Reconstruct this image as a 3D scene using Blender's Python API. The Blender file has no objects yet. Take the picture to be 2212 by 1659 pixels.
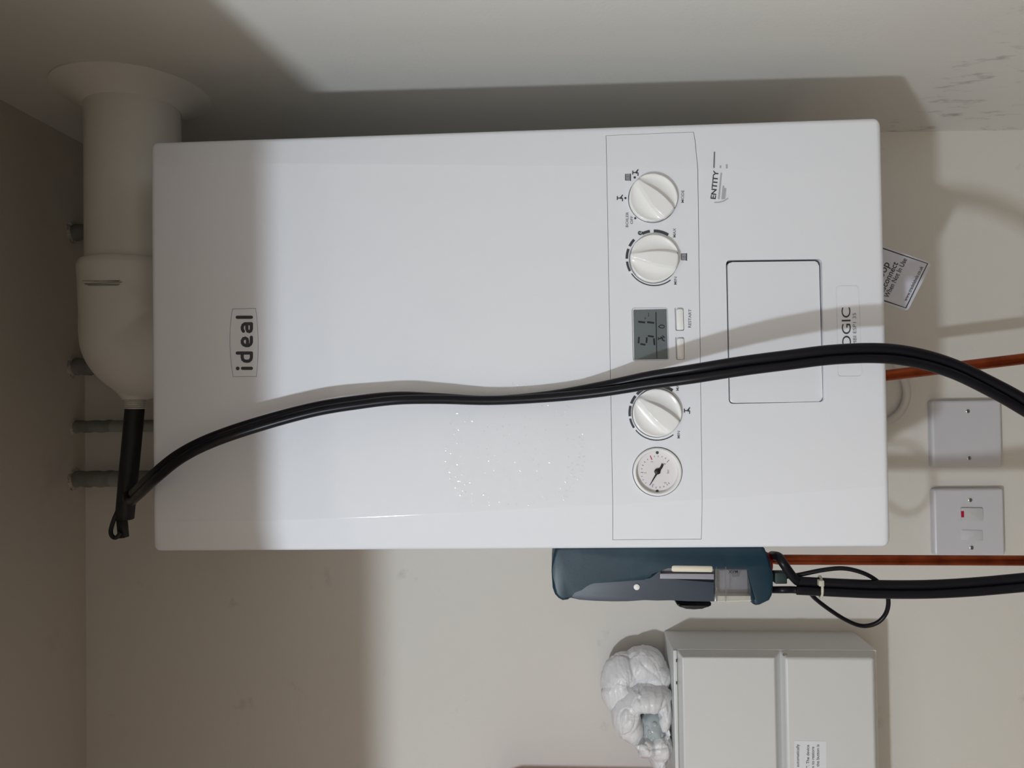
import bpy, bmesh, math, random
from mathutils import Vector, Matrix, noise

# ------------------------------------------------------------------ camera, light, exposure
C = bpy.context.scene.collection
SC = bpy.context.scene
F = 1600.0                                             # focal length in pixels of the 2212 x 1659 frame
CAM = Vector((-0.0546, -0.9802, -0.0417))
R_RIGHT = Vector((-0.014445704578728747, 0.057200936823672575, -0.9982581702373982))
R_UP = Vector((0.9997610159082283, -0.015556867129972844, -0.015358872199733356))
R_BACK = Vector((-0.01640831159417284, -0.99824147214569, -0.05696253680300715))
cd = bpy.data.cameras.new('camera'); cam = bpy.data.objects.new('camera', cd); C.objects.link(cam)
cam.matrix_world = Matrix(((R_RIGHT.x, R_UP.x, R_BACK.x, CAM.x), (R_RIGHT.y, R_UP.y, R_BACK.y, CAM.y),
                           (R_RIGHT.z, R_UP.z, R_BACK.z, CAM.z), (0, 0, 0, 1)))
cd.sensor_width = 36; cd.lens = 36 * F / 2212; cd.clip_start = 0.02
SC.camera = cam
SC.view_settings.view_transform = 'Standard'
SC.view_settings.look = 'None'
SC.view_settings.gamma = 1
SC.view_settings.exposure = 0.0
SC.view_settings.use_curve_mapping = False
SC.cycles.diffuse_bounces = 7
SC.cycles.max_bounces = 14
SC.cycles.transparent_max_bounces = 16
w = bpy.data.worlds.new('world'); SC.world = w; w.use_nodes = True
w.node_tree.nodes['Background'].inputs[0].default_value = (0.6, 0.62, 0.66, 1)
w.node_tree.nodes['Background'].inputs[1].default_value = 0.15
ld = bpy.data.lights.new('hall_lamp', 'POINT'); ld.energy = 26.4; ld.shadow_soft_size = 0.030; ld.color = (0.974, 1.083, 1.17)
lo = bpy.data.objects.new('hall_lamp', ld); C.objects.link(lo); lo.location = (-0.66, -1.32, 0.378)


def ray(u, v):
    return R_RIGHT * ((u - 1106) / F) + R_UP * (-(v - 829.5) / F) - R_BACK


def at(u, v, Y):
    d = ray(u, v); return CAM + d * ((Y - CAM.y) / d.y)


# ------------------------------------------------------------------ materials
def mat(name, col, rough=0.5, metal=0.0, bump=None, var=None, spec=0.5, coat=0.0, emit=None, trans=0.0):
    m = bpy.data.materials.new(name); m.use_nodes = True
    nt = m.node_tree; b = nt.nodes['Principled BSDF']
    b.inputs['Base Color'].default_value = (*col, 1)
    b.inputs['Roughness'].default_value = rough
    b.inputs['Metallic'].default_value = metal
    b.inputs['Specular IOR Level'].default_value = spec
    b.inputs['Coat Weight'].default_value = coat
    b.inputs['Transmission Weight'].default_value = trans
    tc = nt.nodes.new('ShaderNodeTexCoord')
    if var:                                            # (scale, second colour, low, high)
        n = nt.nodes.new('ShaderNodeTexNoise'); n.inputs['Scale'].default_value = var[0]; n.inputs['Detail'].default_value = 5
        r = nt.nodes.new('ShaderNodeValToRGB')
        r.color_ramp.elements[0].position = var[2]; r.color_ramp.elements[0].color = (*col, 1)
        r.color_ramp.elements[1].position = var[3]; r.color_ramp.elements[1].color = (*var[1], 1)
        nt.links.new(tc.outputs['Object'], n.inputs['Vector']); nt.links.new(n.outputs['Fac'], r.inputs['Fac'])
        nt.links.new(r.outputs['Color'], b.inputs['Base Color'])
    if bump:                                           # (scale, strength, distance)
        n2 = nt.nodes.new('ShaderNodeTexNoise'); n2.inputs['Scale'].default_value = bump[0]; n2.inputs['Detail'].default_value = 4
        bp = nt.nodes.new('ShaderNodeBump'); bp.inputs['Strength'].default_value = bump[1]; bp.inputs['Distance'].default_value = bump[2]
        nt.links.new(tc.outputs['Object'], n2.inputs['Vector']); nt.links.new(n2.outputs['Fac'], bp.inputs['Height'])
        nt.links.new(bp.outputs['Normal'], b.inputs['Normal'])
    return m


def wall_paint(name, col, dirt, lo_, hi_, stretch=(1, 1, 1), scale=9.0, zone=None):
    m = mat(name, col, 0.85, bump=(260, 0.25, 0.0006), spec=0.25)
    nt = m.node_tree; b = nt.nodes['Principled BSDF']
    tc = nt.nodes.new('ShaderNodeTexCoord'); mp = nt.nodes.new('ShaderNodeMapping')
    mp.inputs['Scale'].default_value = stretch; mp.inputs['Rotation'].default_value = (0.75, 0.1, 0.1)
    n = nt.nodes.new('ShaderNodeTexNoise'); n.inputs['Scale'].default_value = scale; n.inputs['Detail'].default_value = 7
    n.inputs['Roughness'].default_value = 0.65
    r = nt.nodes.new('ShaderNodeValToRGB')
    r.color_ramp.elements[0].position = lo_; r.color_ramp.elements[0].color = (*col, 1)
    r.color_ramp.elements[1].position = hi_; r.color_ramp.elements[1].color = (*dirt, 1)
    nt.links.new(tc.outputs['Object'], mp.inputs['Vector']); nt.links.new(mp.outputs['Vector'], n.inputs['Vector'])
    if zone:                                           # scuffs only below a height
        sx = nt.nodes.new('ShaderNodeSeparateXYZ'); mr = nt.nodes.new('ShaderNodeMapRange'); mu = nt.nodes.new('ShaderNodeMath'); mu.operation = 'MULTIPLY'
        mr.inputs['From Min'].default_value = zone[0]; mr.inputs['From Max'].default_value = zone[1]
        nt.links.new(tc.outputs['Object'], sx.inputs[0]); nt.links.new(sx.outputs['Z'], mr.inputs['Value'])
        nt.links.new(n.outputs['Fac'], mu.inputs[0]); nt.links.new(mr.outputs[0], mu.inputs[1]); nt.links.new(mu.outputs[0], r.inputs['Fac'])
    else:
        nt.links.new(n.outputs['Fac'], r.inputs['Fac'])
    nt.links.new(r.outputs['Color'], b.inputs['Base Color'])
    return m


M = {}
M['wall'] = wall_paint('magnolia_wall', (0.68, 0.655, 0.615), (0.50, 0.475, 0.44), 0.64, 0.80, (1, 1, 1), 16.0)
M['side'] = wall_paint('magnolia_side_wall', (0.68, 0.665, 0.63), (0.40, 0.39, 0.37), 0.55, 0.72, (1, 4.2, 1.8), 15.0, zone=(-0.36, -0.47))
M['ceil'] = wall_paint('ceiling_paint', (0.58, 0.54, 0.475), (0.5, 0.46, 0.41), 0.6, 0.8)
M['hall'] = mat('hall_paint', (0.88, 0.79, 0.69), 0.85)
M['hall_ceil'] = mat('hall_ceiling_paint', (0.90, 0.84, 0.77), 0.85)
M['floor'] = mat('hall_carpet', (0.13, 0.10, 0.08), 0.95, bump=(300, 0.6, 0.003))
M['gloss'] = mat('white_gloss_paint', (0.75, 0.75, 0.73), 0.35)
M['boiler'] = mat('boiler_white_enamel', (0.775, 0.795, 0.85), 0.09, spec=0.5)
M['casing'] = mat('boiler_casing', (0.76, 0.77, 0.80), 0.35)
M['gap'] = mat('dark_gap', (0.06, 0.06, 0.065), 0.8)
M['knob'] = mat('white_knob_plastic', (0.84, 0.845, 0.85), 0.16, spec=0.5)
M['print'] = mat('charcoal_print', (0.045, 0.048, 0.058), 0.5)
M['print_faint'] = mat('grey_print', (0.17, 0.175, 0.19), 0.6)
M['print_pale'] = mat('smudged_print', (0.42, 0.43, 0.45), 0.6)
M['lcd'] = mat('lcd_glass', (0.125, 0.15, 0.155), 0.12, spec=0.5)
M['lcd_ink'] = mat('lcd_segment', (0.012, 0.014, 0.022), 0.3)
M['dial'] = mat('gauge_face', (0.74, 0.71, 0.74), 0.5)
M['red'] = mat('red_print', (0.45, 0.03, 0.05), 0.5)
M['flue'] = mat('flue_white_plastic', (0.67, 0.655, 0.615), 0.32, var=(14, (0.62, 0.60, 0.555), 0.45, 0.7))
M['collar'] = mat('flue_collar_rubber', (0.72, 0.70, 0.66), 0.5)
M['pencil'] = mat('pencil_line', (0.10, 0.10, 0.10), 0.6)
M['grey_pipe'] = mat('grey_pipe_lagging', (0.17, 0.175, 0.165), 0.75, bump=(90, 0.6, 0.002), var=(60, (0.22, 0.225, 0.21), 0.4, 0.7))
M['grey_pipe2'] = mat('grey_pipe_plastic', (0.25, 0.255, 0.245), 0.6, bump=(120, 0.5, 0.001))
M['plaster'] = mat('rough_plaster', (0.55, 0.50, 0.44), 0.95, bump=(160, 0.9, 0.004), var=(50, (0.13, 0.11, 0.09), 0.55, 0.66))
M['hose'] = mat('black_rubber_hose', (0.006, 0.006, 0.009), 0.33, spec=0.22)
M['black'] = mat('black_plastic', (0.006, 0.006, 0.007), 0.5)
M['tie'] = mat('natural_cable_tie', (0.50, 0.48, 0.40), 0.5)
M['copper'] = mat('copper_pipe', (0.38, 0.085, 0.032), 0.36, 1.0, var=(35, (0.25, 0.05, 0.02), 0.4, 0.65))
M['boot'] = mat('teal_rubber_boot', (0.006, 0.030, 0.052), 0.42, bump=(420, 0.15, 0.0004), var=(24, (0.018, 0.055, 0.075), 0.50, 0.78))
M['meter'] = mat('slate_blue_plastic', (0.045, 0.060, 0.085), 0.45)
M['cream'] = mat('cream_filter', (0.75, 0.71, 0.58), 0.7)
M['metal'] = mat('screw_metal', (0.55, 0.54, 0.52), 0.3, 1.0)
M['plate'] = mat('white_moulded_plate', (0.60, 0.60, 0.645), 0.28)
M['neon'] = mat('red_neon_lens', (0.45, 0.01, 0.05), 0.25)
M['box'] = mat('consumer_unit_enamel', (0.655, 0.66, 0.65), 0.38, bump=(500, 0.1, 0.0003))
M['paper'] = mat('paper_label', (0.74, 0.75, 0.79), 0.6)
M['tag'] = mat('white_tag_plastic', (0.62, 0.63, 0.71), 0.22)
M['flex'] = mat('white_flex', (0.62, 0.60, 0.57), 0.5)
M['redbox'] = mat('red_case', (0.50, 0.07, 0.06), 0.6)


def film_material(name, fac, rough):
    m = bpy.data.materials.new(name); m.use_nodes = True; nt = m.node_tree
    nt.nodes.remove(nt.nodes['Principled BSDF'])
    t = nt.nodes.new('ShaderNodeBsdfTransparent'); t.inputs[0].default_value = (1, 1, 1, 1)
    g = nt.nodes.new('ShaderNodeBsdfGlossy'); g.inputs['Roughness'].default_value = rough
    mx = nt.nodes.new('ShaderNodeMixShader'); mx.inputs[0].default_value = fac
    tc = nt.nodes.new('ShaderNodeTexCoord')
    n = nt.nodes.new('ShaderNodeTexNoise'); n.inputs['Scale'].default_value = 150; n.inputs['Detail'].default_value = 3
    b = nt.nodes.new('ShaderNodeBump'); b.inputs['Strength'].default_value = 0.5; b.inputs['Distance'].default_value = 0.002
    nt.links.new(tc.outputs['Object'], n.inputs['Vector']); nt.links.new(n.outputs['Fac'], b.inputs['Height'])
    nt.links.new(b.outputs['Normal'], g.inputs['Normal'])
    nt.links.new(t.outputs[0], mx.inputs[1]); nt.links.new(g.outputs[0], mx.inputs[2])
    nt.links.new(mx.outputs[0], nt.nodes['Material Output'].inputs[0])
    return m


def clear_material(name, tint, gloss):
    m = bpy.data.materials.new(name); m.use_nodes = True; nt = m.node_tree
    nt.nodes.remove(nt.nodes['Principled BSDF'])
    t = nt.nodes.new('ShaderNodeBsdfTransparent'); t.inputs[0].default_value = (*tint, 1)
    g = nt.nodes.new('ShaderNodeBsdfGlossy'); g.inputs['Roughness'].default_value = 0.1
    d = nt.nodes.new('ShaderNodeBsdfDiffuse'); d.inputs[0].default_value = (0.6, 0.6, 0.6, 1)
    m1 = nt.nodes.new('ShaderNodeMixShader'); m1.inputs[0].default_value = 0.10
    m2 = nt.nodes.new('ShaderNodeMixShader'); m2.inputs[0].default_value = gloss
    nt.links.new(t.outputs[0], m1.inputs[1]); nt.links.new(d.outputs[0], m1.inputs[2])
    nt.links.new(m1.outputs[0], m2.inputs[1]); nt.links.new(g.outputs[0], m2.inputs[2])
    nt.links.new(m2.outputs[0], nt.nodes['Material Output'].inputs[0])
    return m


def bag_material():
    m = bpy.data.materials.new('thin_white_polythene'); m.use_nodes = True; nt = m.node_tree
    p = nt.nodes['Principled BSDF']; p.inputs['Base Color'].default_value = (0.86, 0.86, 0.88, 1)
    p.inputs['Roughness'].default_value = 0.32
    tr = nt.nodes.new('ShaderNodeBsdfTranslucent'); tr.inputs[0].default_value = (0.72, 0.72, 0.75, 1)
    mx = nt.nodes.new('ShaderNodeMixShader'); mx.inputs[0].default_value = 0.16
    tc = nt.nodes.new('ShaderNodeTexCoord'); mp = nt.nodes.new('ShaderNodeMapping')
    mp.inputs['Scale'].default_value = (1.0, 1.0, 0.28); mp.inputs['Rotation'].default_value = (0, 0.5, 0)
    n = nt.nodes.new('ShaderNodeTexNoise'); n.inputs['Scale'].default_value = 95; n.inputs['Detail'].default_value = 4
    n.inputs['Distortion'].default_value = 1.2
    b = nt.nodes.new('ShaderNodeBump'); b.inputs['Strength'].default_value = 0.35; b.inputs['Distance'].default_value = 0.002
    nt.links.new(tc.outputs['Object'], mp.inputs[0]); nt.links.new(mp.outputs[0], n.inputs['Vector'])
    nt.links.new(n.outputs['Fac'], b.inputs['Height']); nt.links.new(b.outputs['Normal'], p.inputs['Normal'])
    nt.links.new(p.outputs[0], mx.inputs[1]); nt.links.new(tr.outputs[0], mx.inputs[2])
    nt.links.new(mx.outputs[0], nt.nodes['Material Output'].inputs[0])
    return m


M['film'] = film_material('clear_film', 0.02, 0.12)
M['emboss'] = film_material('clear_film_embossing', 0.12, 0.20)
M['clear'] = clear_material('clear_plastic', (0.80, 0.81, 0.84), 0.07)
M['bubble'] = mat('grey_bubble_wrap', (0.40, 0.44, 0.46), 0.2)
M['bag'] = bag_material()


# ------------------------------------------------------------------ helpers
def tag(o, label=None, cat=None, group=None, kind=None):
    if label: o['label'] = label
    if cat: o['category'] = cat
    if group: o['group'] = group
    if kind: o['kind'] = kind
    return o


def thing(name, label, cat, loc=(0, 0, 0), group=None):
    o = bpy.data.objects.new(name, None); C.objects.link(o); o.location = loc; o.empty_display_size = 0.02
    return tag(o, label, cat, group)


def absloc(p):
    v = Vector((0, 0, 0))
    while p is not None: v += p.location; p = p.parent
    return v


def link(name, me, m, parent=None, smooth=40):
    me.materials.clear(); me.materials.append(m)
    o = bpy.data.objects.new(name, me); C.objects.link(o)
    if parent is not None:
        me.transform(Matrix.Translation(-absloc(parent))); o.parent = parent
    if smooth:
        me.shade_smooth(); me.set_sharp_from_angle(angle=math.radians(smooth))
    return o


def obj(name, bm, m, parent=None, smooth=40, wn=False, recalc=True):
    if recalc: bmesh.ops.recalc_face_normals(bm, faces=bm.faces)
    me = bpy.data.meshes.new(name); bm.to_mesh(me); bm.free()
    o = link(name, me, m, parent, smooth)
    if wn:
        md = o.modifiers.new('normals', 'WEIGHTED_NORMAL'); md.keep_sharp = True
    return o


def box(bm, x0, x1, y0, y1, z0, z1, bev=0.0, seg=3, only=None):
    r = bmesh.ops.create_cube(bm, size=1.0)
    vs = r['verts']
    for v in vs:
        v.co = Vector((x0 + (v.co.x + .5) * (x1 - x0), y0 + (v.co.y + .5) * (y1 - y0), z0 + (v.co.z + .5) * (z1 - z0)))
    if bev:
        es = list({e for v in vs for e in v.link_edges})
        if only: es = [e for e in es if only(e)]
        bmesh.ops.bevel(bm, geom=es, offset=bev, segments=seg, profile=0.5, affect='EDGES')
    return bm


def prism(bm, pts, y0, y1, bev=0.0, seg=3, front_only=True):
    """pts: (x, z) outline, extruded along Y from y0 (front, nearer the camera) to y1 (back)"""
    n = len(pts)
    f = [bm.verts.new((p[0], y0, p[1])) for p in pts]
    b = [bm.verts.new((p[0], y1, p[1])) for p in pts]
    ff = bm.faces.new(f); bm.faces.new(b[::-1])
    for i in range(n):
        bm.faces.new((f[i], b[i], b[(i + 1) % n], f[(i + 1) % n]))
    if bev:
        bmesh.ops.bevel(bm, geom=list(ff.edges), offset=bev, segments=seg, profile=0.5, affect='EDGES')
    return bm


def round_rect(x0, x1, z0, z1, r, n=6):
    out = []
    for cx, cz, a0 in ((x1 - r, z1 - r, 0), (x0 + r, z1 - r, 90), (x0 + r, z0 + r, 180), (x1 - r, z0 + r, 270)):
        for k in range(n + 1):
            a = math.radians(a0 + 90 * k / n); out.append((cx + r * math.cos(a), cz + r * math.sin(a)))
    return out


def circle(cx, cz, r, n=48):
    return [(cx + r * math.cos(2 * math.pi * k / n), cz + r * math.sin(2 * math.pi * k / n)) for k in range(n)]


def lathe(bm, prof, origin, axis, n=48, cap=True):
    """prof: (radius, distance along axis)"""
    a = Vector(axis).normalized(); o = Vector(origin)
    s = a.orthogonal().normalized(); t = a.cross(s)
    rows = []
    for r, d in prof:
        rows.append([bm.verts.new(o + a * d + (s * math.cos(2 * math.pi * k / n) + t * math.sin(2 * math.pi * k / n)) * max(r, 1e-5)) for k in range(n)])
    for i in range(len(rows) - 1):
        for k in range(n):
            bm.faces.new((rows[i][k], rows[i][(k + 1) % n], rows[i + 1][(k + 1) % n], rows[i + 1][k]))
    if cap:
        bm.faces.new(rows[0]); bm.faces.new(rows[-1][::-1])
    return bm


def spline(pts, per=10):
    out = []; n = len(pts); P = [Vector(p) for p in pts]
    for i in range(n - 1):
        p0 = P[i - 1] if i else P[0] * 2 - P[1]
        p1, p2 = P[i], P[i + 1]
        p3 = P[i + 2] if i + 2 < n else P[n - 1] * 2 - P[n - 2]
        for k in range(per):
            t = k / per
            out.append(0.5 * ((2 * p1) + (p2 - p0) * t + (2 * p0 - 5 * p1 + 4 * p2 - p3) * t * t + (3 * p1 - p0 - 3 * p2 + p3) * t ** 3))
    out.append(P[-1]); return out


def tube(bm, pts, r, n=16, closed_ends=True):
    pts = [Vector(p) for p in pts]
    rad = r if callable(r) else (lambda i: r)
    t = (pts[1] - pts[0]).normalized(); s = t.orthogonal().normalized()
    rows = []
    for i, p in enumerate(pts):
        a = pts[max(i - 1, 0)]; b = pts[min(i + 1, len(pts) - 1)]
        tn = (b - a).normalized()
        s = (s - tn * s.dot(tn)).normalized(); q = tn.cross(s)
        rows.append([bm.verts.new(p + (s * math.cos(2 * math.pi * k / n) + q * math.sin(2 * math.pi * k / n)) * rad(i)) for k in range(n)])
    for i in range(len(rows) - 1):
        for k in range(n):
            bm.faces.new((rows[i][k], rows[i][(k + 1) % n], rows[i + 1][(k + 1) % n], rows[i + 1][k]))
    if closed_ends:
        bm.faces.new(rows[0]); bm.faces.new(rows[-1][::-1])
    return bm


def boolean(me_a, me_b, op):
    a = bpy.data.objects.new('tmp_a', me_a); b = bpy.data.objects.new('tmp_b', me_b)
    C.objects.link(a); C.objects.link(b)
    md = a.modifiers.new('b', 'BOOLEAN'); md.operation = op; md.object = b; md.solver = 'EXACT'
    dg = bpy.context.evaluated_depsgraph_get(); dg.update()
    me = bpy.data.meshes.new_from_object(a.evaluated_get(dg))
    bpy.data.objects.remove(a); bpy.data.objects.remove(b)
    return me


def to_mesh(bm, name='m'):
    bmesh.ops.recalc_face_normals(bm, faces=bm.faces)
    me = bpy.data.meshes.new(name); bm.to_mesh(me); bm.free(); return me


def px_poly(pts, Y):
    return [(p.x, p.z) for p in (at(u, v, Y) for u, v in pts)]


# flat print: strokes and lettering given where they stand on a surface y = surf(x, z)
def strokes(name, lines, width, surf, m, parent, Y0=-0.278, lift=0.00025, dots=()):
    bm = bmesh.new()

    layer = [0.0]                                      # overlapping strokes of one mark lie a hair above each other

    def put(u, v):
        p = at(u, v, Y0); return bm.verts.new((p.x, surf(p.x, p.z) - lift - layer[0], p.z))
    for L in lines:
        layer[0] += 1.2e-5
        wd = width
        if isinstance(L, tuple) and len(L) == 2 and isinstance(L[1], (int, float)) and isinstance(L[0], list): L, wd = L
        n = len(L); h = wd / 2
        left, right = [], []
        for i in range(n):
            a = Vector(L[max(i - 1, 0)]); b = Vector(L[min(i + 1, n - 1)])
            d = (b - a); d = d.normalized() if d.length else Vector((1, 0)); q = Vector((-d.y, d.x))
            p = Vector(L[i])
            left.append(put(*(p + q * h))); right.append(put(*(p - q * h)))
        for i in range(n - 1):
            bm.faces.new((left[i], left[i + 1], right[i + 1], right[i]))
    for (u, v, r) in dots:
        layer[0] += 1.2e-5
        bm.faces.new([put(u + r * math.cos(2 * math.pi * k / 16), v + r * math.sin(2 * math.pi * k / 16)) for k in range(16)])
    for f in bm.faces:
        f.normal_update()
        if f.normal.y > 0: f.normal_flip()
    return obj(name, bm, m, parent, smooth=0, recalc=False)


def rounded_strokes(lines, r):
    """round caps for thick strokes"""
    return [(p[0], p[1], r) for L in lines for p in (L if len(L) > 2 else (L[0], L[-1]))]


def text_mesh(body, bold=0.0):
    cu = bpy.data.curves.new('t', 'FONT'); cu.body = body; cu.offset = bold; cu.resolution_u = 4
    o = bpy.data.objects.new('t', cu); C.objects.link(o)
    dg = bpy.context.evaluated_depsgraph_get(); dg.update()
    me = bpy.data.meshes.new_from_object(o.evaluated_get(dg))
    bpy.data.objects.remove(o); bpy.data.curves.remove(cu)
    return me


def lettering(name, body, start, direction, size, surf, m, parent, width=None, bold=0.0, align='start', Y0=-0.278, lift=0.00025):
    """start: pixel where the baseline begins; direction: pixel vector of reading; size: em in pixels; width: length of the line in pixels"""
    me = text_mesh(body, bold)
    xs = [v.co.x for v in me.vertices]; x0, x1 = min(xs), max(xs)
    d = Vector(direction).normalized(); up = Vector((d.y, -d.x))
    sx = (width / (x1 - x0)) if width else size
    for v in me.vertices:
        x = (v.co.x - x0) * sx
        if align == 'end': x -= (x1 - x0) * sx
        elif align == 'mid': x -= (x1 - x0) * sx / 2
        q = Vector(start) + d * x + up * (v.co.y * size)
        p = at(q.x, q.y, Y0); v.co = Vector((p.x, surf(p.x, p.z) - lift, p.z))
    bm = bmesh.new(); bm.from_mesh(me); bpy.data.meshes.remove(me)
    for f in bm.faces:
        f.normal_update()
        if f.normal.y > 0: f.normal_flip()
    return obj(name, bm, m, parent, smooth=0, recalc=False)


def arc(cx, cy, r, a0, a1, n=14):
    return [(cx + r * math.cos(math.radians(a0 + (a1 - a0) * k / n)), cy + r * math.sin(math.radians(a0 + (a1 - a0) * k / n))) for k in range(n + 1)]


UPWARD = (0.0, -1.0)                                   # the photograph lies on its side: lettering on the boiler reads up the frame

# ------------------------------------------------------------------ the room
XR, ZC = 0.2798, 0.6007
XL, ZF, YF_, HALL_Y, HALL_Z = -1.30, -1.35, -0.66, -2.30, 0.95


def struct(name, x0, x1, y0, y1, z0, z1, m):
    bm = bmesh.new(); box(bm, x0, x1, y0, y1, z0, z1)
    return tag(obj(name, bm, m, smooth=0), kind='structure')


struct('wall_back', XL - .1, XR + .1, 0, 0.1, ZF, ZC + .1, M['wall'])
LEAN = 0.0195                                          # the side wall is a little out of plumb
wr = struct('wall_right', XR, XR + 0.1, -0.66, 0, ZF, ZC + .1, M['side'])
for v in wr.data.vertices: v.co.x += (v.co.z + .5) * LEAN
struct('wall_left', XL - 0.1, XL, -0.66, 0, ZF, ZC + .1, M['wall'])
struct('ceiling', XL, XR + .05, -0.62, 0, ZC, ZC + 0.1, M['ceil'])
struct('floor', -2.2, 1.5, HALL_Y, 0, ZF - 0.1, ZF, M['floor'])
struct('wall_front', XL - .1, XR + .1, -0.66, -0.62, 0.287, HALL_Z, M['hall'])           # the header over the cupboard doorway
struct('wall_hall_left', -2.3, XL - .1, -0.70, -0.62, ZF, HALL_Z, M['hall'])
struct('wall_hall_right', XR + .1, 1.5, -0.70, -0.62, ZF, HALL_Z, M['hall'])
struct('wall_hall_back', -2.3, 1.6, HALL_Y - .1, HALL_Y, ZF, HALL_Z, M['hall'])
struct('wall_hall_end_left', -2.3, -2.2, HALL_Y, -0.7, ZF, HALL_Z, M['hall'])
struct('wall_hall_end_right', 1.5, 1.6, HALL_Y, -0.7, ZF, HALL_Z, M['hall'])
struct('ceiling_hall', -2.3, 1.6, HALL_Y, -0.62, HALL_Z, HALL_Z + .1, M['hall_ceil'])
# the white double door across the hall, seen only as a reflection in the boiler
dr = tag(bpy.data.objects.new('door_1', None), kind='structure'); C.objects.link(dr); dr.location = (0.2, HALL_Y, ZF)
for x0, x1, z0, z1 in ((-0.27, -0.2, ZF, 0.725), (0.62, 0.69, ZF, 0.725), (-0.27, 0.69, 0.725, 0.795)):
    bm = bmesh.new(); box(bm, x0, x1, HALL_Y, HALL_Y + 0.03, z0, z1, 0.006); obj('architrave', bm, M['gloss'], dr)
for x0, x1 in ((-0.2, 0.208), (0.212, 0.62)):
    bm = bmesh.new(); box(bm, x0, x1, HALL_Y, HALL_Y + 0.015, ZF + 0.005, 0.722, 0.002)
    d = obj('door_leaf', bm, M['gloss'], dr)
bm = bmesh.new(); box(bm, 0.235, 0.268, HALL_Y + 0.015, HALL_Y + 0.022, 0.26, 0.43, 0.003)
tube(bm, [(0.252, HALL_Y + .02, .37), (0.252, HALL_Y + .06, .37), (0.33, HALL_Y + .065, .37)], 0.008)
obj('door_handle', bm, M['metal'], dr)

# ------------------------------------------------------------------ the boiler
boiler = thing('boiler', 'white wall-hung combi boiler with knobs, display and pressure gauge', 'boiler', (0, 0, -0.349))
FY, EY, EYL = -0.278, -0.274, -0.2695
STN = [-0.3489, -0.30, -0.22, -0.14, -0.06, 0.03, 0.13, 0.23, 0.3488]


def interp(x, tab):
    for (a, fa), (b, fb) in zip(tab, tab[1:]):
        if a <= x <= b: return fa + (fb - fa) * (x - a) / (b - a)
    return tab[0][1] if x < tab[0][0] else tab[-1][1]


def line_tab(pxs, Y):
    return sorted((p.z, p.x) for p in (at(u, v, Y) for u, v in pxs))


CR = line_tab([(320, 350.5), (700, 354), (1000, 356.5), (1330, 360), (1515, 365), (1920, 384)], FY)
CL = line_tab([(320, 1128), (480, 1127), (700, 1122), (1000, 1107), (1300, 1091), (1530, 1079), (1680, 1068), (1930, 1049)], FY)
ER = line_tab([(322, 306.7), (1915, 252)], EY)
EL = line_tab([(322, 1191.3), (1935, 1182)], EYL)


def front_y(x, z):
    l, r = interp(z, CL), interp(z, CR)
    if x < l:
        e = interp(z, EL); return FY + (EYL - FY) * min(1, (l - x) / (l - e))
    if x > r:
        e = interp(z, ER); return FY + (EY - FY) * min(1, (x - r) / (e - r))
    return FY


BACK = -0.232
ZT, ZB = at(325.5, 750, FY).z, at(1916, 720, FY).z


def cover_mesh(back, r0=0.0055, rc=0.007):
    """pressed front cover: flat middle, a facet down either side, rolled edges and rounded corners"""
    ends = [0.0, 0.0003, 0.0009, 0.0018, 0.0029, 0.0042, r0, rc]
    zs = [ZB + s for s in ends] + [z for z in STN[1:-1]] + [ZT - s for s in ends[::-1]]
    bm = bmesh.new(); rows = []
    for z in zs:
        s = min(z - ZB, ZT - z)
        drop = r0 - math.sqrt(max(0, r0 * r0 - max(0, r0 - s) ** 2))
        inset = rc - math.sqrt(max(0, rc * rc - max(0, rc - s) ** 2))
        eL, eR, cL, cR = interp(z, EL), interp(z, ER), interp(z, CL), interp(z, CR)
        def fy(x): return front_y(x, z) + drop
        prof = [(eL + inset, back)]
        l, r = eL + inset, eR - inset
        for k in range(6):
            a = math.radians(90 * k / 5); prof.append((l + r0 * (1 - math.cos(a)), min(back - .001, fy(l + r0) + r0 * (1 - math.sin(a)))))
        for x in (cL - .0007, cL + .0007): prof.append((x, fy(x)))
        for x in (cR - .0007, cR + .0007): prof.append((x, fy(x)))
        for k in range(5, -1, -1):
            a = math.radians(90 * k / 5); prof.append((r - r0 * (1 - math.cos(a)), min(back - .001, fy(r - r0) + r0 * (1 - math.sin(a)))))
        prof.append((r, back))
        rake = (0.55 if z > 0 else -0.44) * max(0.0, 1 - s / (3 * rc))      # the end edges are cut a little raked
        rows.append([bm.verts.new((x, y, z + rake * min(max(0, front_y(x, z) - FY), EYL - FY))) for x, y in prof])
    n = len(rows[0])
    for a, b in zip(rows, rows[1:]):
        for k in range(n):
            bm.faces.new((a[k], a[(k + 1) % n], b[(k + 1) % n], b[k]))
    bm.faces.new(rows[0][::-1]); bm.faces.new(rows[-1])
    return to_mesh(bm, 'cover')


full = cover_mesh(BACK)


def cutter(pieces):
    bm = bmesh.new()
    for pts, y0, y1 in pieces: prism(bm, pts, y0, y1)
    return to_mesh(bm, 'cut')


def ring_groove(outer, inner, y0, y1):
    bm = bmesh.new(); n = len(outer)
    rows = [[bm.verts.new((p[0], y, p[1])) for p in ring] for ring, y in ((outer, y0), (outer, y1), (inner, y1), (inner, y0))]
    for a in range(4):
        A, B = rows[a], rows[(a + 1) % 4]
        for k in range(n): bm.faces.new((A[k], A[(k + 1) % n], B[(k + 1) % n], B[k]))
    return bm


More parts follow.
